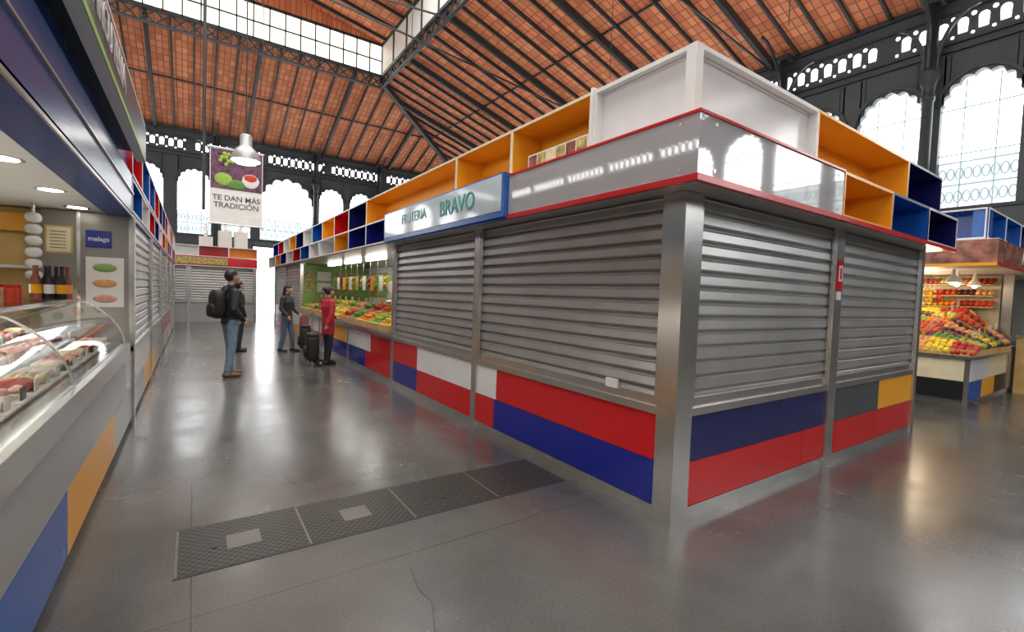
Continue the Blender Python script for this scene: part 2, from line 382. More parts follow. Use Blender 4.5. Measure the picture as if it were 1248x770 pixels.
for x,y,z0 in((10,10,8.0),(12,6,8.4),(2.0,19,9.5),(5.5,14,9)): b.cyl((x,y,z0),(x,y,12.4 if x<7 else 10.8),.012,.012,'iron',6)
b.cyl((.30,20,4.2),(.30,20,14.5),.05,.05,'iron',8)
b.done('lattice_girders',rf)
zl=13.7; b=Bd(); g=Bd()
for (p,q,ax) in(((ox0,oy1),(ox1,oy1),0),((ox1,oy0),(ox1,oy1),1),((ox0,oy0),(ox0,oy1),1),((ox0,oy0),(ox1,oy0),0)):
    L=(q[0]-p[0]) if ax==0 else (q[1]-p[1]); n=int(L/(0.62 if ax==0 else 1.6))
    m='lantern' if ax==0 else 'offwhite'
    if ax==0: g.box(p[0],q[0],p[1],p[1]+.04,zo+.1,zl-.1,m)
    else: g.box(p[0],p[0]+.04,p[1],q[1],zo+.1,zl-.1,m)
    for i in range(n+1):
        t=i/n; x=p[0]+(q[0]-p[0])*t; y=p[1]+(q[1]-p[1])*t; ww=.025 if ax==0 else .04
        b.box(x-ww,x+ww,y-.06,y+.04,zo,zl,'iron')
    for z in (zo,zl-.12,zo+.75):
        w=.05 if z==zo+.75 else .12
        if ax==0: b.box(p[0],q[0],p[1]-.06,p[1]+.02,z,z+w,'iron')
        elif z!=zo+.75: b.box(p[0]-.06,p[0]+.02,p[1],q[1],z,z+w,'iron')
g.done('lantern_glazing',rf)
cx=(ox0+ox1)/2; zr=15.0
ys=18.2
for x0_,x1_ in((ox0,cx),(ox1,cx)):
    b.add([(x0_,ys,zl),(x0_,oy1,zl),(x1_,oy1,zr),(x1_,ys,zr)],[(0,1,2,3)],'tileX')
    b.add([(x0_,oy0,zl),(x0_,ys,zl),(x1_,ys,zr),(x1_,oy0,zr)],[(0,1,2,3)],'roofglow')  # added glowing panels, unseen by the camera, light the hall from above
    y=oy0
    while y<=oy1: b.beam((x0_,y,zl-.07),(x1_,y,zr-.07),.07,.13,'iron'); y+=1.15
for yy in(oy0,oy1): b.add([(ox0,yy,zl),(ox1,yy,zl),(cx,yy,zr)],[(0,1,2)],'tileY')
b.done('lantern_roof',rf,recalc=False)

def column(x,y,dx,dy,h=9.5):
    b=Bd()
    b.lathe((x,y,0),[(0.0,0),(.26,0),(.26,.25),(.2,.3),(.17,.5),(.14,1.0),(.12,6.9),(.15,6.95),(.15,7.05),(.12,7.1),(.14,7.3),(.24,7.6),(.24,7.7),(.13,7.72),(.13,h),(0,h)],'iron',16)
    px,py=-dy,dx
    for sg in(-1,1):
        for i in range(6):
            t0=i*math.pi/12;t1=(i+1)*math.pi/12
            f=lambda t:(x+px*sg*(.12+.75*(1-math.cos(t))),y+py*sg*(.12+.75*(1-math.cos(t))),7.75+1.3*math.sin(t))
            b.beam(f(t0),f(t1),.06,.08,'iron')
    for i in range(6):
        t0=i*math.pi/12;t1=(i+1)*math.pi/12
        f=lambda t:(x-dx*(.12+1.3*(1-math.cos(t))),y-dy*(.12+1.3*(1-math.cos(t))),7.75+1.9*math.sin(t))
        b.beam(f(t0),f(t1),.06,.1,'iron')
    b.box(x-.2,x+.2,y-.2,y+.2,h-.15,h,'iron')
    b.done('iron_column')
for k in range(-1,7): column(15.65,4.2+3.68*k,1,0)
for x in (-3.1,1.0,5.95,9.7,13.4): column(x,29.6,0,1)

# ================================================================== MAIN STALL
FL=Fc((2.73,0,0),(0,1,0),(1,0,0)); FRt=Fc((0,1.97,0),(1,0,0),(0,1,0))
st=empty('market_stall'); b=Bd()
b.box(2.76,7.57,2.0,20.9,0,0.09,'steel')
b.box(2.712,2.90,1.952,2.11,0,ZB-.01,'steel')
for s in (4.71,7.42): post(b,FL,s-.055,s+.055)
for s in (15.52,18.22,20.9): post(b,FL,s-.04,s+.04)
for s in (10.12,12.82): post(b,FL,s-.03,s+.03,0,.8)
post(b,FRt,5.06,5.22); post(b,FRt,7.5,7.6)
panels(b,FL,[(2.11,4.24,'red'),(4.24,6.42,'white'),(6.42,7.37,'red'),(7.47,8.6,'red'),(8.6,10.3,'white'),(10.3,12.2,'yellow'),(12.2,14.2,'white'),(14.2,15.5,'red'),(15.5,18,'white'),(18,20.9,'blue')],.41,.745)
panels(b,FL,[(2.11,4.28,'blue'),(4.28,6.42,'red'),(6.42,7.37,'blue'),(7.47,8.9,'red'),(8.9,12.6,'blue'),(12.6,14.5,'red'),(14.5,15.5,'blue'),(15.5,18.2,'yellow'),(18.2,20.9,'red')],.09,.41)
panels(b,FRt,[(2.90,5.06,'navy')],.41,.745); panels(b,FRt,[(2.90,4.62,'red'),(4.62,5.06,'red')],.09,.41)
panels(b,FRt,[(5.22,6.42,'grey'),(6.42,7.5,'yellow')],.41,.745); panels(b,FRt,[(5.22,6.36,'red'),(6.36,7.5,'red')],.09,.41)
b.fbox(FL,2.11,20.9,-0.012,0.06,.745,.80,'steel'); b.fbox(FRt,2.90,7.5,-0.012,0.06,.745,.80,'steel')
b.fbox(FL,2.11,20.9,-0.006,0.03,.0,.088,'steel'); b.fbox(FRt,2.90,7.5,-0.006,0.03,.0,.088,'steel')
shutter(b,FL,2.11,4.655,.81,ZB); shutter(b,FL,4.765,7.365,.81,ZB)
shutter(b,FL,15.56,18.18,.81,ZB); shutter(b,FL,18.26,20.86,.81,ZB)
shutter(b,FRt,2.90,5.06,.81,ZB); shutter(b,FRt,5.22,7.5,.81,ZB)
b.box(2.86,7.5,2.1,7.3,.09,2.28,'grey'); b.box(2.86,7.5,15.6,20.85,.09,2.28,'grey')  # unseen solid cores added behind the shutters to block light
b.box(4.9,7.5,7.3,15.6,.09,2.28,'offwhite')
b.fbox(FL,2.50,2.62,-.01,.012,.86,.93,'white')
b.fbox(FRt,5.08,5.2,-.028,-.018,1.72,2.0,'red'); b.fbox(FRt,5.10,5.18,-.031,-.028,1.80,1.95,'white'); b.fbox(FRt,5.125,5.155,-.033,-.031,1.82,1.93,'red')
b.fbox(FRt,5.1,5.18,-.028,-.018,1.62,1.70,'white')
b.box(2.50,7.75,1.74,21.1,ZB-0.005,ZB+.008,'lgrey')
b.box(2.9,7.4,2.2,20.8,ZB+.03,ZB+.4,'lgrey')
b.done('stall_body',st)
b=Bd(); zl0,zl1,zu0,zu1=2.31,2.69,2.71,3.21
lo=-0.25
b.fbox(FL,1.72,3.75,lo,lo+.05,zl0,zl1,'fascia'); b.fbox(FRt,2.53,4.51,lo,lo+.05,zl0,zl1,'fascia')
for z0,z1 in((zl0-.030,zl0+.010),(zl1-.008,zl1+.008)):
    b.fbox(FL,1.708,3.75,lo-.012,lo+.03,z0,z1,'red'); b.fbox(FRt,2.511,(7.8 if z0<2.5 else 4.51),lo-.012,lo+.03,z0,z1,'red')
b.fbox(FL,3.75,7.13,lo-.012,lo+.03,zl0-.030,zl0+.010,'azure')
b.fbox(FL,1.76,20.9,lo+.04,.3,zl1-.012,zl1+.005,'lgrey'); b.fbox(FRt,3.1,7.78,lo+.04,.3,zl1-.011,zl1+.006,'lgrey')
for y_,z_ in((3.6,2.36),(3.6,2.64),(1.85,2.36),(1.85,2.64)): b.cyl((2.73+lo,y_,z_),(2.73+lo-.004,y_,z_),.012,.012,'steel',10)
for x_,z_ in((2.65,2.36),(2.65,2.64),(4.4,2.36),(4.4,2.64)): b.cyl((x_,1.97+lo,z_),(x_,1.97+lo-.004,z_),.012,.012,'steel',10)
b.fbox(FL,3.76,7.12,lo-.05,lo+.04,zl0-.01,zl1+.03,'azure'); b.fbox(FL,3.80,7.08,lo-.056,lo-.05,zl0+.05,zl1+.015,'signface')
cell(b,FRt,4.51,5.62,lo,.25,zl0,zl1,'yellow','yellow'); cell(b,FRt,5.62,6.71,lo,.25,zl0,zl1,'azure','navy'); cell(b,FRt,6.71,7.8,lo,.25,zl0,zl1,'navy','white')
up=-.085
b.box(2.636,2.69,1.876,1.93,zu0,zu1,'offwhite')
cell(b,FL,1.93,2.80,up,up+.10,zu0,zu1,'white','offwhite',.03); cell(b,FRt,2.69,4.35,up,up+.10,zu0,zu1,'white','offwhite',.03)
b.box(2.69,4.3,1.93,2.78,zu1-.04,zu1-.02,'white')
b.fbox(FL,2.80,2.83,up-.02,.3,zu0,zu1+.02,'offwhite')
for s0,s1,c in((2.83,3.97,'yellow'),(3.97,5.17,'yellow'),(5.17,8.74,'yellow'),(8.74,9.93,'navy'),(9.93,11.12,'red'),(11.12,12.31,'yellow'),(12.31,13.5,'azure'),(13.5,14.7,'white'),(14.7,15.9,'navy'),(15.9,17.1,'yellow'),(17.1,18.3,'white'),(18.3,19.5,'red'),(19.5,20.9,'blue')):
    cell(b,FL,s0,s1,up,.3,zu0,zu1,c,'cream' if c=='yellow' else 'offwhite')
for s0,s1,c in((4.35,6.56,'yellow'),(6.56,7.75,'navy')): cell(b,FRt,s0,s1,up,.3,zu0,zu1,c,'yellow' if c=='yellow' else 'grey')
for s0,s1,c in((7.13,8.2,'blue'),(8.2,9.3,'blue'),(9.3,10.4,'yellow'),(10.4,11.9,'white'),(11.9,13.0,'white'),(13.0,14.2,'azure'),(14.2,15.4,'red'),(15.4,16.6,'white'),(16.6,17.8,'blue'),(17.8,19,'yellow'),(19,20.9,'white')):
    cell(b,FL,s0,s1,lo,.2,zl0,zl1,c,'offwhite')
b.box(7.55,7.75,2.3,20.9,zl0,zl1,'white'); b.box(2.8,7.6,20.9,21.05,zl0,zu1,'white')
b.fbox(FL,2.95,3.80,.0,.01,zu0+.03,zu0+.22,'offwhite')
for i in range(6): b.fbox(FL,2.97+i*.138,3.09+i*.138,-.004,.0,zu0+.045,zu0+.205,['photo','photor','photo','cheese','photo','photor'][i])
b.done('fascia_boxes',st)
text('BRAVO',(2.73+lo-.060,4.72,2.53),(0,-1,0),.26,'teal',st,'sign_lettering',off=.004)
text('FRUTERIA',(2.73+lo-.060,5.95,2.55),(0,-1,0),.19,'paleteal',st,'sign_lettering',off=0)

# open produce front of the main stall
b=Bd()
b.hexa([(2.66,7.5,.80),(3.55,7.5,.80),(3.55,15.45,.80),(2.66,15.45,.80),(2.66,7.5,.86),(3.55,7.5,1.18),(3.55,15.45,1.18),(2.66,15.45,.86)],'steel')
b.box(4.3,4.85,7.5,15.45,0.8,.84,'steel'); b.box(4.82,4.88,7.5,15.5,.09,2.28,'offwhite')
b.box(2.8,4.85,7.38,7.42,.8,2.28,'steel'); b.box(2.8,4.85,15.46,15.5,.8,2.28,'lgreen')
for i in range(9):
    y=7.7+i*.86; b.box(4.78,4.82,y,y+.7,1.35,2.1,['lgreen','photo','offwhite','photor','lgreen','photo','offwhite','lgreen','photo'][i])
for z in(1.45,1.8): b.box(2.85,3.1,15.44,15.46,z,z+.28,'photo'); b.box(3.2,3.6,15.44,15.46,z,z+.28,'offwhite'); b.box(3.7,4.4,15.44,15.46,z,z+.28,'photo')
for y in (8.4,10.2,12.0,13.8):
    b.box(3.27,3.35,y-.6,y+.6,2.22,2.28,'lamp')
b.box(3.5,3.53,7.6,15.4,1.9,1.92,'steel')
for i in range(12):
    y=7.8+i*.62; b.box(3.50,3.51,y,y+.25,1.55,1.89,['offwhite','yellow','offwhite','lgreen'][i%4])
for i in range(14):
    y=7.7+i*.55; b.cyl((3.2,y,1.0),(3.2,y,1.3),.004,.004,'steel',5); b.box(3.19,3.2,y-.07,y+.07,1.28,1.38,'offwhite' if i%3 else 'yellow')
b.done('produce_counter',st)
b=Bd(); kinds=['lemon','lime','orange','lettuce','apple','lemon','pear','orange','tomato','lettuce','peach','lime']
for i in range(12):
    for r in range(2):
        y0=7.55+i*.655; xq=2.7+r*.42; k=kinds[(i+5*r)%12]
        zf=lambda x:.86+(x-2.66)*.36
        for sx in(xq,xq+.40): b.beam((sx,y0,zf(sx)+.05),(sx,y0+.63,zf(sx)+.05),.015,.09,'wood')
        for sy in(y0,y0+.63): b.beam((xq,sy,zf(xq)+.05),(xq+.4,sy,zf(xq+.4)+.05),.015,.09,'wood')
        for a in range(4):
            for c in range(6):
                for l in range(2):
                    if l and (a in(0,3) or c in(0,5)): continue
                    x=xq+.055+a*.095+random.uniform(-.01,.01); y=y0+.07+c*.1+random.uniform(-.01,.01)
                    b.ball((x,y,zf(x)+.05+l*.065),(.045,.048,.045),k,8,6)
for i in range(13):
    y=7.9+i*.58; k=['lemon','lime','sausage','pear','tomato'][i%5]
    b.cyl((3.75,y,1.9),(3.75,y,2.27),.005,.005,'steel',5)
    for q in range(7): b.ball((3.75+.05*math.cos(q*2.1),y+.05*math.sin(q*2.1),1.62+.045*q),.045,k,8,6)
b.done('fruit_display',st)
b=Bd(); b.cyl((3.3,9.0,1.75),(3.3,9.0,2.28),.01,.01,'steel',6); b.cyl((3.3,8.95,1.62),(3.3,9.05,1.62),.14,.14,'offwhite',20); b.ball((3.3,9,1.33),(.16,.16,.05),'steel',16,6); b.cyl((3.3,9,1.36),(3.3,9,1.5),.008,.008,'steel',6)
b.box(3.28,3.32,8.97,9.03,1.4,1.75,'steel'); b.done('hanging_scale',st)

# ================================================================== RIGHT FRUIT STALL
st2=empty('market_stall'); b=Bd()
GL=Fc((10.4,0,0),(0,1,0),(1,0,0)); GF=Fc((0,2.0,0),(1,0,0),(0,1,0))
b.box(10.45,15.2,2.05,20.8,0,.09,'steel')
post(b,GL,4.45,4.55); post(b,GF,12.95,13.1,0,2.29); b.box(10.41,10.47,2.01,2.07,0,.78,'steel')
panels(b,GL,[(2.07,4.45,'cream')],.41,.78); panels(b,GL,[(2.07,4.45,'black')],.09,.41)
panels(b,GF,[(10.47,11.6,'white'),(11.6,12.95,'cream')],.41,.78); panels(b,GF,[(10.47,11.2,'azure'),(11.2,12.1,'yellow'),(12.1,12.95,'black')],.09,.41)
panels(b,GF,[(13.1,15.2,'offwhite')],.09,.9)
panels(b,GL,[(4.55,7.2,'red'),(7.2,12,'white'),(12,20.8,'blue')],.41,.78); panels(b,GL,[(4.55,8.2,'blue'),(8.2,14,'yellow'),(14,20.8,'red')],.09,.41)
shutter(b,GL,4.55,20.8,.81,ZB)
b.box(10.36,12.95,1.95,4.45,.78,.83,'steel')
b.box(10.5,15.1,4.55,20.7,.09,2.28,'grey'); b.box(10.5,13.05,4.46,4.54,.83,2.28,'offwhite'); b.box(12.98,13.08,2.15,4.5,.83,2.28,'cream')
b.box(13.15,15.1,2.15,4.5,.09,.95,'steel'); b.box(15.05,15.15,2.1,4.5,.09,2.28,'lgrey')
for z in (1.2,1.6,2.0):
    b.box(13.2,15.0,4.2,4.5,z,z+.03,'wood')
    for i in range(16): b.ball((13.3+i*.11,4.3,z+.11),(.045,.045,.09),['tomato','lemon','offwhite','lettuce'][i%4],8,6,.7)
b.box(10.15,15.4,1.75,20.8,ZB-.005,ZB+.008,'offwhite')
cols=['azure','navy','azure','red','yellow','white','azure','red','navy','yellow','azure','red','white','navy','red','azure']
b.fbox(GL,1.80,3.9,lo,lo+.05,zl0,zl1,'photor'); b.fbox(GF,10.15,13.1,lo,lo+.05,zl0,zl1,'photor')
b.fbox(GF,13.1,15.2,lo,lo+.05,zl0,zl1,'white')
b.fbox(GL,1.74,3.9,lo-.01,lo,zl0-.03,zl0+.02,'yellow'); b.fbox(GF,10.14,15.2,lo-.01,lo,zl0-.03,zl0+.02,'red')
for i in range(14):
    s=3.9+i*1.2; cell(b,GL,s,s+1.2,lo,.2,zl0,zl1,cols[i],'offwhite')
b.fbox(GL,1.75,20.8,lo+.02,.3,zl1-.01,zl1+.01,'offwhite'); b.fbox(GF,10.75,15.3,lo+.02,.3,zl1-.009,zl1+.011,'offwhite')
for i in range(15):
    s=1.93+i*1.25; cell(b,GL,s,s+1.25,up,.3,zu0+.01,zu1,cols[(i*3)%16],'offwhite')
for i in range(4):
    s=10.34+i*1.2; cell(b,GF,s,s+1.2,up,.1,zu0+.01,zu1,['azure','azure','blue','red'][i],'offwhite')
b.box(10.4,15.2,20.8,20.9,.09,3.21,'white')
for x,y in((10.9,2.4),(11.6,2.5),(12.3,2.4),(10.9,3.4),(11.8,3.5)):
    b.lathe((x,y,2.05),[(.11,0),(.09,.06),(.03,.13),(.02,.24)],'offwhite',14); b.ball((x,y,2.06),(.05,.05,.05),'warm',12,8)
b.done('stall_body',st2)
for x,y in((11.2,2.9),(12.2,3.1)): point('warm_bulb',(x,y,1.93),17,(1,.80,.55),.22,st2)
text('Atún',(12.2,2.0+lo-.006,2.5),(1,0,0),.30,'offwhite',st2,'sign_lettering')
b=Bd(); ks=['apple','plum','orange','lemon','tomato','lime','peach','pear','lettuce','apple','plum','plum']
def sl(x,y): return .85+.27*(x-10.4)*min(1,max(0,(y-1.95)/.6))+.10*min(1,(x-10.36)/.3)
xx=10.40
while xx<12.85:
    yy=1.99
    while yy<4.3:
        k=ks[(int((xx-10.4)/.33)*5+int((yy-1.99)/.31)*3)%12]
        b.ball((xx+random.uniform(-.012,.012),yy+random.uniform(-.012,.012),sl(xx,yy)+random.uniform(0,.03)),.049,k,8,6)
        yy+=.082
    xx+=.082
for i in range(7):
    x=10.40+i*.38; pts=[(x,1.97),(x,2.55),(x,4.3)]
    for a,c in zip(pts[:-1],pts[1:]): b.beam((a[0],a[1],sl(*a)),(c[0],c[1],sl(*c)),.015,.12,'wood')
b.box(10.37,12.95,1.95,1.965,.83,.93,'wood'); b.box(10.37,10.385,1.965,4.4,.83,.93,'wood')
b.hexa([(10.42,2.5,.83),(12.93,2.5,.83),(12.93,4.4,.83),(10.42,4.4,.83),(10.42,2.5,.86),(12.93,2.5,1.50),(12.93,4.4,1.50),(10.42,4.4,.86)],'wood')
for z in (1.66,1.88,2.1):
    b.box(12.66,12.98,2.2,4.4,z-.02,z,'wood')
    for q in range(24):
        y=2.24+q*.09; k=ks[(q//3*5+int(z*10))%12]
        for r_ in range(3): b.ball((12.72+r_*.085,y,z+.045+.02*r_),(.042,.044,.044),k,8,6)
for q in range(18):
    x=10.6+(q%6)*.4; y=2.12+(q//6)*.55; z=sl(x,y)
    b.cyl((x,y,z),(x,y,z+.18),.004,.004,'steel',5); b.box(x-.07,x+.07,y-.004,y,z+.12,z+.24,'offwhite' if q%3 else 'yellow')
for i in range(8):
    x=10.7+i*.28; k=['lemon','sausage','tomato','lime','peach'][i%5]
    b.cyl((x,3.0,1.95),(x,3.0,2.28),.004,.004,'steel',5)
    for q in range(6): b.ball((x+.04*math.cos(q*2.1),3.0+.04*math.sin(q*2.1),1.75+.04*q),.042,k,8,6)
b.done('fruit_display',st2)
b=Bd(); b.box(13.25,13.9,1.72,1.93,0.0,1.1,'wood'); b.box(13.22,13.93,1.70,1.94,1.1,1.14,'steel'); b.box(13.3,13.85,1.71,1.72,.7,.9,'black'); b.done('waste_bin')

# ================================================================== LEFT STALLS (deli)
st3=empty('deli_stall'); K=Fc((-.55,0,0),(0,1,0),(-1,0,0)); b=Bd()
b.fbox(K,-2,21,.03,3.0,0,.09,'steel')
panels(b,K,[(-2,1.2,'yellow'),(1.2,3.36,'azure'),(3.36,5.2,'yellow'),(5.2,6.6,'lgrey'),(6.6,8.2,'lgrey'),(8.2,10.6,'yellow'),(10.6,14,'lgrey'),(14,21,'white')],.06,.42)
panels(b,K,[(-2,6.0,'lgrey'),(6.0,6.6,'steel'),(6.6,9.2,'white'),(9.2,13,'lgrey'),(13,17,'red'),(17,21,'white')],.42,.78)
b.fbox(K,-2,6.0,-.035,.12,.80,.94,'steel'); b.fbox(K,-2,6.0,-.02,.1,.775,.80,'lgrey')
b.fbox(K,6.6,21,-.012,.06,.78,.84,'steel')
post(b,K,6.60,6.69,0,2.24,-.02,.03)
for s in (9.3,12.0,14.7,17.4,20.1): post(b,K,s-.05,s+.05,0,2.24)
for a,c in((6.69,9.25),(9.35,11.95),(12.05,14.65),(14.75,17.35),(17.45,20.05),(20.15,21)): shutter(b,K,a,c,.84,2.24)
b.fbox(K,6.9,21,.15,3.0,.09,2.24,'grey')
b.fbox(K,6.60,6.7,.03,.72,.09,2.26,'wallsteel'); b.fbox(K,6.585,6.6,.42,.45,.95,2.26,'steel')
b.fbox(K,6.75,6.85,.72,3.0,.09,2.26,'wood'); b.fbox(K,6.70,6.75,.8,2.6,2.02,2.2,'yellow')
for z in(1.3,1.65): b.fbox(K,6.5,6.75,.8,2.6,z,z+.025,'offwhite')
b.fbox(K,6.02,6.6,.12,.9,.09,.93,'steel')
b.fbox(K,-2,21,.21,3.0,2.27,2.31,'offwhite'); b.fbox(K,-2,21,.0,.21,2.25,2.30,'mblue')
b.fbox(K,-2,6.6,2.6,2.7,.09,2.27,'wood'); b.fbox(K,-2,6.6,2.3,2.6,.09,.95,'steel'); b.fbox(K,3,6.6,2.35,2.6,1.5,1.53,'offwhite')
b.fbox(K,-2,6.6,.0,.05,2.27,2.70,'mblue'); b.fbox(K,-2,6.6,-.015,.0,2.50,2.515,'lgrey'); b.fbox(K,-2,6.6,-.012,.0,2.25,2.27,'lgrey')
b.fbox(K,-2,21,.05,.4,2.685,2.705,'azure')
b.fbox(K,-2,6.6,.05,.1,2.71,3.2,'azure')
b.fbox(K,.4,6.3,-.13,-.06,2.80,3.19,'offwhite'); b.fbox(K,.4,6.3,-.136,-.13,2.80,2.84,'lgreen'); b.fbox(K,.4,6.3,-.06,.05,2.9,2.94,'iron'); b.fbox(K,.4,6.3,-.136,-.13,2.84,3.15,'grey')
cl=['azure','white','red','blue','white','red','yellow','azure','red','white','navy','red']
for i in range(12):
    s=6.6+i*1.2; cell(b,K,s,s+1.2,.0,.4,2.31,2.68,cl[i],'offwhite'); cell(b,K,s,s+1.2,.0,.4,2.71,3.2,cl[(i*5+2)%12],'offwhite')
b.done('stall_body',st3)
text('CHARCUTERIA',(-.55+.14,3.6,2.99),(0,1,0),.26,'white',st3,'sign_lettering')
b=Bd()
for y in (-1.65,-.5,.65,1.8,2.95,4.1,5.25,6.3):
    b.cyl((-.95,y,2.262),(-.95,y,2.268),.075,.075,'lamp',20); b.cyl((-.95,y,2.264),(-.95,y,2.27),.1,.1,'steel',20)
    b.cyl((-1.9,y,2.262),(-1.9,y,2.268),.075,.075,'lamp',20)
b.done('downlights',st3)
b=Bd(); g=Bd()
Yc0,Yc1=-2,6.0
b.box(-1.5,-.68,Yc0,Yc1,.80,.86,'steel'); b.box(-1.52,-1.46,Yc0,Yc1,.09,1.34,'steel'); b.box(-1.52,-.90,Yc0,Yc1,1.345,1.365,'glass')
b.box(-1.5,-.6,Yc0,Yc1,.09,.80,'lgrey')
b.hexa([(-1.45,Yc0,.86),(-.62,Yc0,.86),(-.62,Yc1,.86),(-1.45,Yc1,.86),(-1.45,Yc0,1.06),(-.62,Yc0,.92),(-.62,Yc1,.92),(-1.45,Yc1,1.06)],'offwhite')
arc=[(-.56,.945),(-.575,1.02),(-.61,1.11),(-.67,1.2),(-.74,1.27),(-.82,1.33),(-.90,1.36)]
vs=[];fs=[]
for x,z in arc: vs+=[(x,Yc0,z),(x,Yc1,z)]
for i in range(len(arc)-1): fs.append((2*i,2*i+1,2*i+3,2*i+2))
g.add(vs,fs,'glass',True)
for yy in (1.2,3.6,Yc1):
    v=[(x,yy,z) for x,z in arc]+[(-1.46,yy,1.36),(-1.46,yy,.95)]
    g.add(v,[tuple(range(len(v)))],'glass')
    for i in range(len(arc)-1): b.beam((arc[i][0],yy,arc[i][1]),(arc[i+1][0],yy,arc[i+1][1]),.012,.012,'steel')
b.beam((-.90,Yc0,1.365),(-.90,Yc1,1.365),.02,.02,'steel'); b.box(-1.3,-1.25,Yc0,Yc1,1.31,1.335,'lamp')
b.done('case_body',st3); g.done('case_glass',st3,recalc=False)
b=Bd(); mk=['meat','ham','fat','sausage','cheese','ham','ham','fat']
nn=0
for j in range(28):
    for r in range(3):
        x=-.76-r*.25; y=-.6+j*.235; z=.93+ (-.62-x)*.17
        b.box(x-.11,x+.11,y-.105,y+.105,z,z+.012,'offwhite'); k=mk[(j*3+r*5+j//3)%8]; t=(j+r)%3
        if t==0:
            for q in range(4): b.ball((x-.06+q*.04,y+random.uniform(-.02,.02),z+.04),(.028,.08,.03),k,8,6)
        elif t==1:
            for q in range(9): b.ball((x+random.uniform(-.07,.07),y+random.uniform(-.07,.07),z+.03+random.uniform(0,.02)),(.035,.035,.02),k,8,6)
        else: b.ball((x,y,z+.04),(.08,.08,.04),k,14,8,.7)
        b.box(x+.085,x+.09,y-.04,y+.04,z+.01,z+.075,'offwhite' if nn%4 else 'black'); nn+=1
b.done('deli_products',st3)
b=Bd()
for i,(x,y) in enumerate([(-.96,5.9),(-1.03,5.88),(-1.10,5.9),(-1.17,5.87),(-.98,5.80),(-1.06,5.78),(-1.14,5.78)]):
    mm='black' if i%3 else 'sausage'
    b.lathe((x,y,1.367),[(0,0),(.034,0),(.036,.02),(.036,.17),(.014,.22),(.013,.28),(.016,.285),(.016,.30),(0,.30)],mm,12); b.lathe((x,y,1.42),[(.037,0),(.037,.08)],'offwhite' if i%2 else 'yellow',12)
for i in range(6):
    x=-1.10-.09*(i%3); y=4.9+.1*(i//3)
    b.lathe((x,y,1.367),[(0,0),(.038,0),(.038,.1),(.03,.11),(.03,.13),(0,.13)],['tomato','cheese','sausage'][i%3],12); b.lathe((x,y,1.477),[(.033,0),(.033,.022),(0,.022)],'red',12)
b.done('bottles_and_jars',st3)
b=Bd()
for i in range(6): b.ball((-1.26,6.3,1.58+i*.11),(.06,.09,.05),'white',12,8,.8)
b.cyl((-1.26,6.3,1.4),(-1.26,6.3,2.27),.012,.012,'steel',6)
b.done('hanging_cup_dispenser',st3)
b=Bd()
yw=6.60
def onwall(x0,x1,z0,z1,m,d=.01): b.box(x0,x1,yw-d,yw,z0,z1,m)
onwall(-.93,-.72,1.90,2.08,'blue',.012)
onwall(-.93,-.62,1.27,1.80,'offwhite')
for i,mm in enumerate(('lgreen','peach','ham')):
    z=1.63-i*.165; b.ball((-.775,yw-.012,z+.06),(.10,.012,.045),mm,14,6)
onwall(-1.24,-1.03,1.82,2.10,'wood',.006); onwall(-1.225,-1.045,1.835,2.085,'cream',.008)
for i in range(6): onwall(-1.20,-1.08,1.87+i*.033,1.878+i*.033,'textgrey',.009)
b.done('wall_notices',st3)
text('malaga',(-.825,yw-.014,1.99),(1,0,0),.065,'white',st3,'notice_lettering')

# ================================================================== FAR STALL
st4=empty('market_stall'); b=Bd(); H=Fc((0,23.2,0),(1,0,0),(0,1,0))
b.box(-3.0,2.27,23.25,26,0,.8,'lgrey'); b.box(-3.0,2.27,23.35,26,.8,2.29,'grey')
shutter(b,H,-3,-.2,.81,2.29); shutter(b,H,-.1,2.2,.81,2.29); post(b,H,-.2,-.1); post(b,H,2.2,2.3)
b.fbox(H,-3,2.3,-.25,0.3,2.3,2.33,'offwhite'); b.fbox(H,-3,2.3,-.25,-.2,2.33,2.69,'red'); b.fbox(H,-.8,1.2,-.27,-.25,2.38,2.66,'photo')
for i,c in enumerate(('red','azure','white','red','yellow')): cell(b,H,-3+i*1.06,-3+(i+1)*1.06,-.1,.3,2.71,3.15,c,'offwhite')
b.box(-2.6,2,24,25.8,2.33,3.1,'white')
for x in(.2,.9,1.5): b.box(x,x+.5,23.9,24.5,3.1,3.6+.3*(x>.5),'offwhite'); b.cyl((x+.25,24.2,3.5),(x+.25,24.2,4.2),.08,.08,'steel',10)
b.done('stall_body',st4)

# ================================================================== LAMP, BANNER
pl=empty('pendant_lamp',(0,0,0)); b=Bd(); lx,ly,lz=.95,12.0,4.42
b.lathe((lx,ly,lz),[(.29,-.12),(.28,-.02),(.22,.10),(.14,.18),(.12,.2),(.12,.42),(.1,.45),(0,.45)],'lgrey',24)
b.lathe((lx,ly,lz),[(0,-.18),(.2,-.17),(.285,-.08)],'lamp',24); b.cyl((lx,ly,lz+.45),(lx,ly,14.5),.014,.014,'iron',6)
b.done('reflector_shade',pl)
bn=empty('hanging_banner'); b=Bd()
b.box(.33,1.50,13.99,14.01,3.1,4.98,'offwhite'); b.box(.35,1.48,13.982,13.99,3.98,4.96,'purple')
b.ball((.62,13.98,4.22),(.20,.01,.16),'lime',16,6); b.ball((.9,13.98,4.12),(.22,.01,.12),'lettuce',16,6); b.ball((1.22,13.98,4.25),(.2,.01,.18),'offwhite',16,6); b.ball((1.22,13.975,4.32),(.15,.01,.10),'tomato',16,6)
for q in range(14): b.ball((.55+.09*(q%4)+.04*(q//4%2),13.975,4.85-.085*(q//4)),(.05,.01,.05),'lime' if q%3 else 'plum',10,6)
b.cyl((.30,14,4.99),(1.53,14,4.99),.02,.02,'steel',8); b.cyl((.30,14,3.1),(1.53,14,3.1),.02,.02,'steel',8)
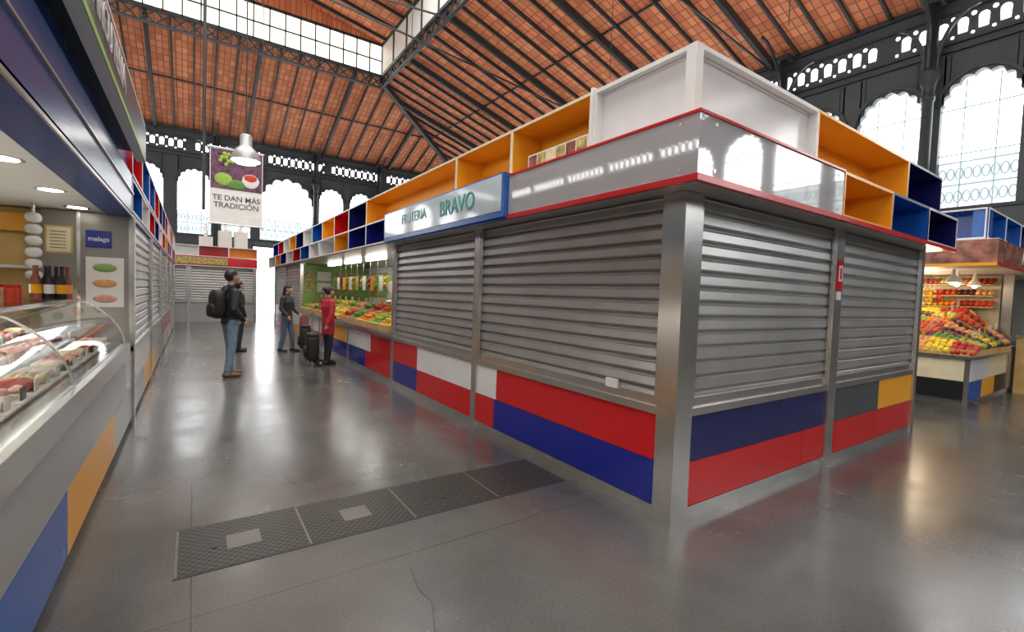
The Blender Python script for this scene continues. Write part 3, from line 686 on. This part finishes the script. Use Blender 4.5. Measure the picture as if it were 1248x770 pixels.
b.cyl((.4,14,4.99),(.4,14,14.6),.006,.006,'iron',6); b.cyl((1.43,14,4.99),(1.43,14,14.6),.006,.006,'iron',6)
b.done('banner_cloth',bn)
text('TE DAN MÁS\nTRADICIÓN',(.915,13.985,3.66),(1,0,0),.185,'textgrey',bn,'banner_lettering')

# ================================================================== PEOPLE
def person(name,loc,yaw,H,P):
    k=H/1.76; samples=[]
    def seg(p0,r0,p1,r1,m,n=None):
        p0=np.array(p0,float);p1=np.array(p1,float)
        r0=np.array(r0 if hasattr(r0,'__len__') else (r0,)*3,float); r1=np.array(r1 if hasattr(r1,'__len__') else (r1,)*3,float)
        L=np.linalg.norm(p1-p0); n=n or max(2,int(L/(min(r0.min(),r1.min())*.35))+1)
        for i in range(n):
            t=i/(n-1); samples.append((p0*(1-t)+p1*t,r0*(1-t)+r1*t,m))
    top,leg,sh,hair=P['top'],P['leg'],P['shoe'],P['hair']
    stance=P.get('stance',((-.09,.05),(.09,-.05)))
    for sg,(fx,fy) in zip((-1,1),stance):
        hip=(sg*.088,0,.90);ank=(fx*1.15,fy-.01,.10);kn=((hip[0]+ank[0])/2+sg*.005,(hip[1]+ank[1])/2+.025,.49)
        seg(hip,(.092,.098,.09),kn,.068,leg);seg(kn,.068,ank,.054,leg);seg(ank,.054,(ank[0],ank[1],.06),.050,leg,2)
        seg((ank[0],fy-.05,.045),(.038,.045,.045),(ank[0]+sg*.02,fy+.15,.036),(.042,.045,.034),sh)
        seg((ank[0],fy-.01,.06),.045,(ank[0],fy-.01,.10 if P.get('boots') else .07),.05,sh,2)
    hem=P.get('hem',.88); bk=P.get('bulk',1.0)
    seg((0,-.005,.93),(.155*bk,.115*bk,.07),(0,0,1.08),(.145*bk,.105*bk,.08),top)
    if hem<.9: seg((0,-.005,hem+.04),(P.get('hw',.165),.135,.05),(0,0,1.0),(.155*bk,.115*bk,.07),top,12)
    seg((0,0,1.08),(.145*bk,.105*bk,.08),(0,.0,1.30),(.175*bk,.125*bk,.1),top)
    seg((0,0,1.30),(.175*bk,.125*bk,.1),(0,-.015,1.41),(.15,.095,.07),top)
    seg((-.165,-.01,1.405),.065,(.165,-.01,1.405),.065,top)
    seg((0,-.01,1.44),(.07,.07,.05),(0,.005,1.50),.056,top)
    hy=P.get('hyaw',0);hp=P.get('hpitch',0)
    seg((0,0,1.47),.052,(0,.012,1.56),.05,'skin')
    c,s_=math.cos(hy),math.sin(hy); base=np.array((0,.01,1.56))
    def hd(p):
        p=np.array(p)-base; y,z=p[1]*math.cos(hp)+p[2]*math.sin(hp),-p[1]*math.sin(hp)+p[2]*math.cos(hp)
        return base+np.array((p[0]*c-y*s_,p[0]*s_+y*c,z))
    seg(hd((0,.02,1.655)),(.074,.085,.095),hd((0,.03,1.64)),(.072,.085,.09),'skin',3)
    seg(hd((0,.045,1.60)),(.055,.062,.05),hd((0,.06,1.575)),(.042,.045,.03),'skin',3)
    seg(hd((0,.112,1.655)),.011,hd((0,.128,1.63)),.014,'skin',4)
    for sg in(-1,1): seg(hd((sg*.076,.015,1.655)),(.012,.018,.028),hd((sg*.076,.012,1.63)),(.01,.012,.018),'skin',2)
    seg(hd((0,-.005,1.685)),(.084,.098,.085),hd((0,-.02,1.66)),(.083,.09,.09),hair,3)
    hl=P.get('hairlen',0)
    if hl: seg(hd((0,-.055,1.64)),(.085,.06,.08),(0,-.085,1.62-hl),(.085,.035,.05),hair,10)
    if P.get('bun'): seg(hd((0,-.11,1.68)),.05,hd((0,-.12,1.68)),.05,hair,2)
    hands=[]
    for sg,key in((-1,'L'),(1,'R')):
        sp=(sg*.185,-.01,1.395); el,wr=P[key]
        seg(sp,.066,el,.054,top);seg(el,.054,wr,.040,top)
        d=np.array(wr)-np.array(el);d/=np.linalg.norm(d); h0=np.array(wr)+d*.02; h1=np.array(wr)+d*.085
        seg(h0,(.024,.03,.03),h1,(.02,.036,.03),'skin',5); hands.append((sg,h0,h1,d))
    tb=Bd()
    for p,r,m in samples: tb.ball(p,r,'skin',14,10)
    o=tb.done('tmp',recalc=False)
    md=o.modifiers.new('r','REMESH'); md.mode='VOXEL'; md.voxel_size=.0115; md.use_smooth_shade=True
    ms=o.modifiers.new('s','SMOOTH'); ms.factor=.5; ms.iterations=3
    dg=bpy.context.evaluated_depsgraph_get(); ev=o.evaluated_get(dg); me=ev.to_mesh()
    V=np.array([v.co[:] for v in me.vertices]); Fs=[list(p.vertices) for p in me.polygons]
    ev.to_mesh_clear(); bpy.data.objects.remove(o,do_unlink=True)
    C=np.array([V[f].mean(0) for f in Fs]); best=np.full(len(C),1e9); bi=np.zeros(len(C),int)
    names=[]
    for p,r,m in samples:
        if m not in names: names.append(m)
        dd=np.linalg.norm((C-p)/r,axis=1)
        dd=(dd-1)*r.mean()
        if m==sh: dd-=.004
        u=dd<best; best[u]=dd[u]; bi[u]=names.index(m)
    b=Bd(); ml=[b.mi(n) for n in names]
    b.v=[tuple(v) for v in V]; b.f=Fs; b.m=[ml[i] for i in bi]; b.sm=[True]*len(Fs)
    for sg,h0,h1,d in hands:
        side=np.array((0,1.0,0)) if abs(d[1])<.8 else np.array((1.0,0,0)); side=side-d*side.dot(d); side/=np.linalg.norm(side)
        pal=np.cross(d,side)*(-sg)
        if pal[0]*sg>0: pal=-pal
        for i,(off,ln) in enumerate(((.028,.068),(.010,.076),(-.009,.071),(-.027,.056))):
            q=h1+side*off-d*.01; dirs=[d,d*.85+pal*.5,d*.5+pal*.85]
            rr=[.0095,.009,.0082,.0072]
            for j in range(3):
                v=dirs[j]/np.linalg.norm(dirs[j]); q2=q+v*ln*(.45,.32,.25)[j]
                b.cyl(q,q2,rr[j],rr[j+1],'skin',8); b.ball(q2,rr[j+1],'skin',8,6); q=q2
        q=h0+side*.026+d*.01; v=d*.6+side*.75+pal*.2; v/=np.linalg.norm(v); q2=q+v*.035; b.cyl(q,q2,.012,.010,'skin',8); b.ball(q2,.010,'skin',8,6)
        v=d*.9+side*.3+pal*.3; v/=np.linalg.norm(v); q3=q2+v*.03; b.cyl(q2,q3,.010,.008,'skin',8); b.ball(q3,.008,'skin',8,6)
    for sg in(-1,1):
        b.ball(hd((sg*.03,.101,1.662)),(.013,.010,.009),'eye',8,6); b.ball(hd((sg*.03,.109,1.662)),.0055,'hair_b',8,6)
        b.ball(hd((sg*.03,.106,1.680)),(.018,.006,.004),'hair_b',8,6)
    b.ball(hd((0,.108,1.598)),(.023,.008,.007),'lip',8,6)
    if P.get('pack'):
        b.ball((0,-.20,1.20),(.155,.10,.235),'bag',20,14,.6); b.ball((0,-.285,1.10),(.12,.05,.11),'bag',16,10,.6)
        for sg in(-1,1):
            pts=[(sg*.09,-.13,1.40),(sg*.095,-.06,1.485),(sg*.10,.05,1.47),(sg*.115,.115,1.36),(sg*.14,.11,1.22),(sg*.165,.0,1.10),(sg*.13,-.13,1.03)]
            for a,c2 in zip(pts[:-1],pts[1:]): b.beam(a,c2,.045,.014,'bag')
    ob=b.done(name,recalc=False)
    ob.location=loc; ob.rotation_euler=(0,0,yaw); ob.scale=(k,k,k)
    return ob
rest=dict(L=((-.245,-.03,1.13),(-.235,.05,.90)),R=((.245,-.03,1.13),(.235,.05,.90)))
person('man_with_backpack',(.53,9.25,0.0),-math.pi/2+.35,1.81,dict(top='jacket',leg='jeans',shoe='boot',hair='hair_b',boots=True,pack=True,hem=.86,hw=.165,hpitch=.1,bulk=1.06,
    stance=((-.09,.05),(.10,-.08)),L=((-.25,-.05,1.13),(-.20,.12,.95)),R=((.25,-.06,1.13),(.20,.11,.95))))
person('woman_in_red_coat',(2.30,10.05,0),-math.pi/2+.25,1.60,dict(top='redcoat',leg='jacket',shoe='shoe',hair='hair_b',hem=.66,hw=.195,bun=True,hpitch=.15,bulk=1.14,
    stance=((-.07,.03),(.08,-.03)),L=((-.25,.04,1.14),(-.17,.26,1.05)),R=((.27,-.06,1.14),(.26,-.14,.93))))
person('woman_in_black',(1.88,12.35,0),-math.pi/2-.65,1.62,dict(top='jacket',leg='djeans',shoe='shoe',hair='hair_b',hem=.85,hairlen=.18,hpitch=.25,bulk=1.05,
    stance=((-.08,.12),(.09,-.10)),L=((-.25,.03,1.13),(-.17,.22,1.0)),R=((.25,-.02,1.13),(.24,.13,.95))))
person('man_in_dark_coat',(.90,12.7,0),-math.pi/2+.3,1.66,dict(top='bag',leg='jacket',shoe='shoe',hair='hair_b',hem=.72,**rest))

def trolley(x,y,yaw):
    b=Bd(); b.ball((0,0,.36),(.17,.12,.27),'bag',20,14,.45); b.ball((0,0,.62),(.16,.11,.05),'bag',16,8,.6); b.ball((0,.13,.28),(.12,.03,.12),'bag',14,8,.6)
    for sx in(-.17,.17):
        b.cyl((sx-.015,-.13,.075),(sx+.015,-.13,.075),.075,.075,'black',18); b.cyl((sx-.018,-.13,.075),(sx+.018,-.13,.075),.03,.03,'steel',12)
        b.cyl((sx*.6,-.13,.075),(sx*.6,-.16,.95),.009,.009,'steel',8)
    b.cyl((-.17,-.13,.075),(.17,-.13,.075),.008,.008,'steel',8); b.cyl((-.12,-.16,.95),(.12,-.16,.95),.016,.016,'black',10)
    b.cyl((-.1,.09,.02),(-.1,.09,.14),.01,.01,'steel',6);b.cyl((.1,.09,.02),(.1,.09,.14),.01,.01,'steel',6); b.ball((-.1,.09,.012),.012,'black',8,6);b.ball((.1,.09,.012),.012,'black',8,6)
    o=b.done('shopping_trolley'); o.location=(x,y,0); o.rotation_euler=(0,0,yaw)
trolley(1.98,9.95,math.pi*.5); trolley(2.25,12.1,math.pi*.4)

# ================================================================== WORLD, CAMERA
w=bpy.data.worlds.new('overcast_sky'); SC.world=w; w.use_nodes=True; nt=w.node_tree
bg=nt.nodes['Background']; sk=nt.nodes.new('ShaderNodeTexSky'); sk.sky_type='NISHITA'; sk.sun_disc=False; sk.sun_elevation=math.radians(40)
nt.links.new(sk.outputs[0],bg.inputs[0]); bg.inputs[1].default_value=0.2

yaw,pit,rol=math.radians(34.41),math.radians(2.5),math.radians(2.06)
fh=Vector((math.sin(yaw),math.cos(yaw),0)); rt=Vector((math.cos(yaw),-math.sin(yaw),0))
fw=(fh*math.cos(pit)+Vector((0,0,-1))*math.sin(pit)).normalized(); upv=rt.cross(fw)
cr=rt*math.cos(rol)+upv*math.sin(rol); cu=upv*math.cos(rol)-rt*math.sin(rol)
Rm=Matrix((cr,cu,-fw)).transposed().to_4x4(); Rm.translation=Vector((0,0,1.55))
cd=bpy.data.cameras.new('camera'); cd.lens=16.41; cd.sensor_width=36; cd.sensor_fit='HORIZONTAL'; cd.clip_start=.05; cd.clip_end=200
co=bpy.data.objects.new('camera',cd); SC.collection.objects.link(co); co.matrix_world=Rm; SC.camera=co
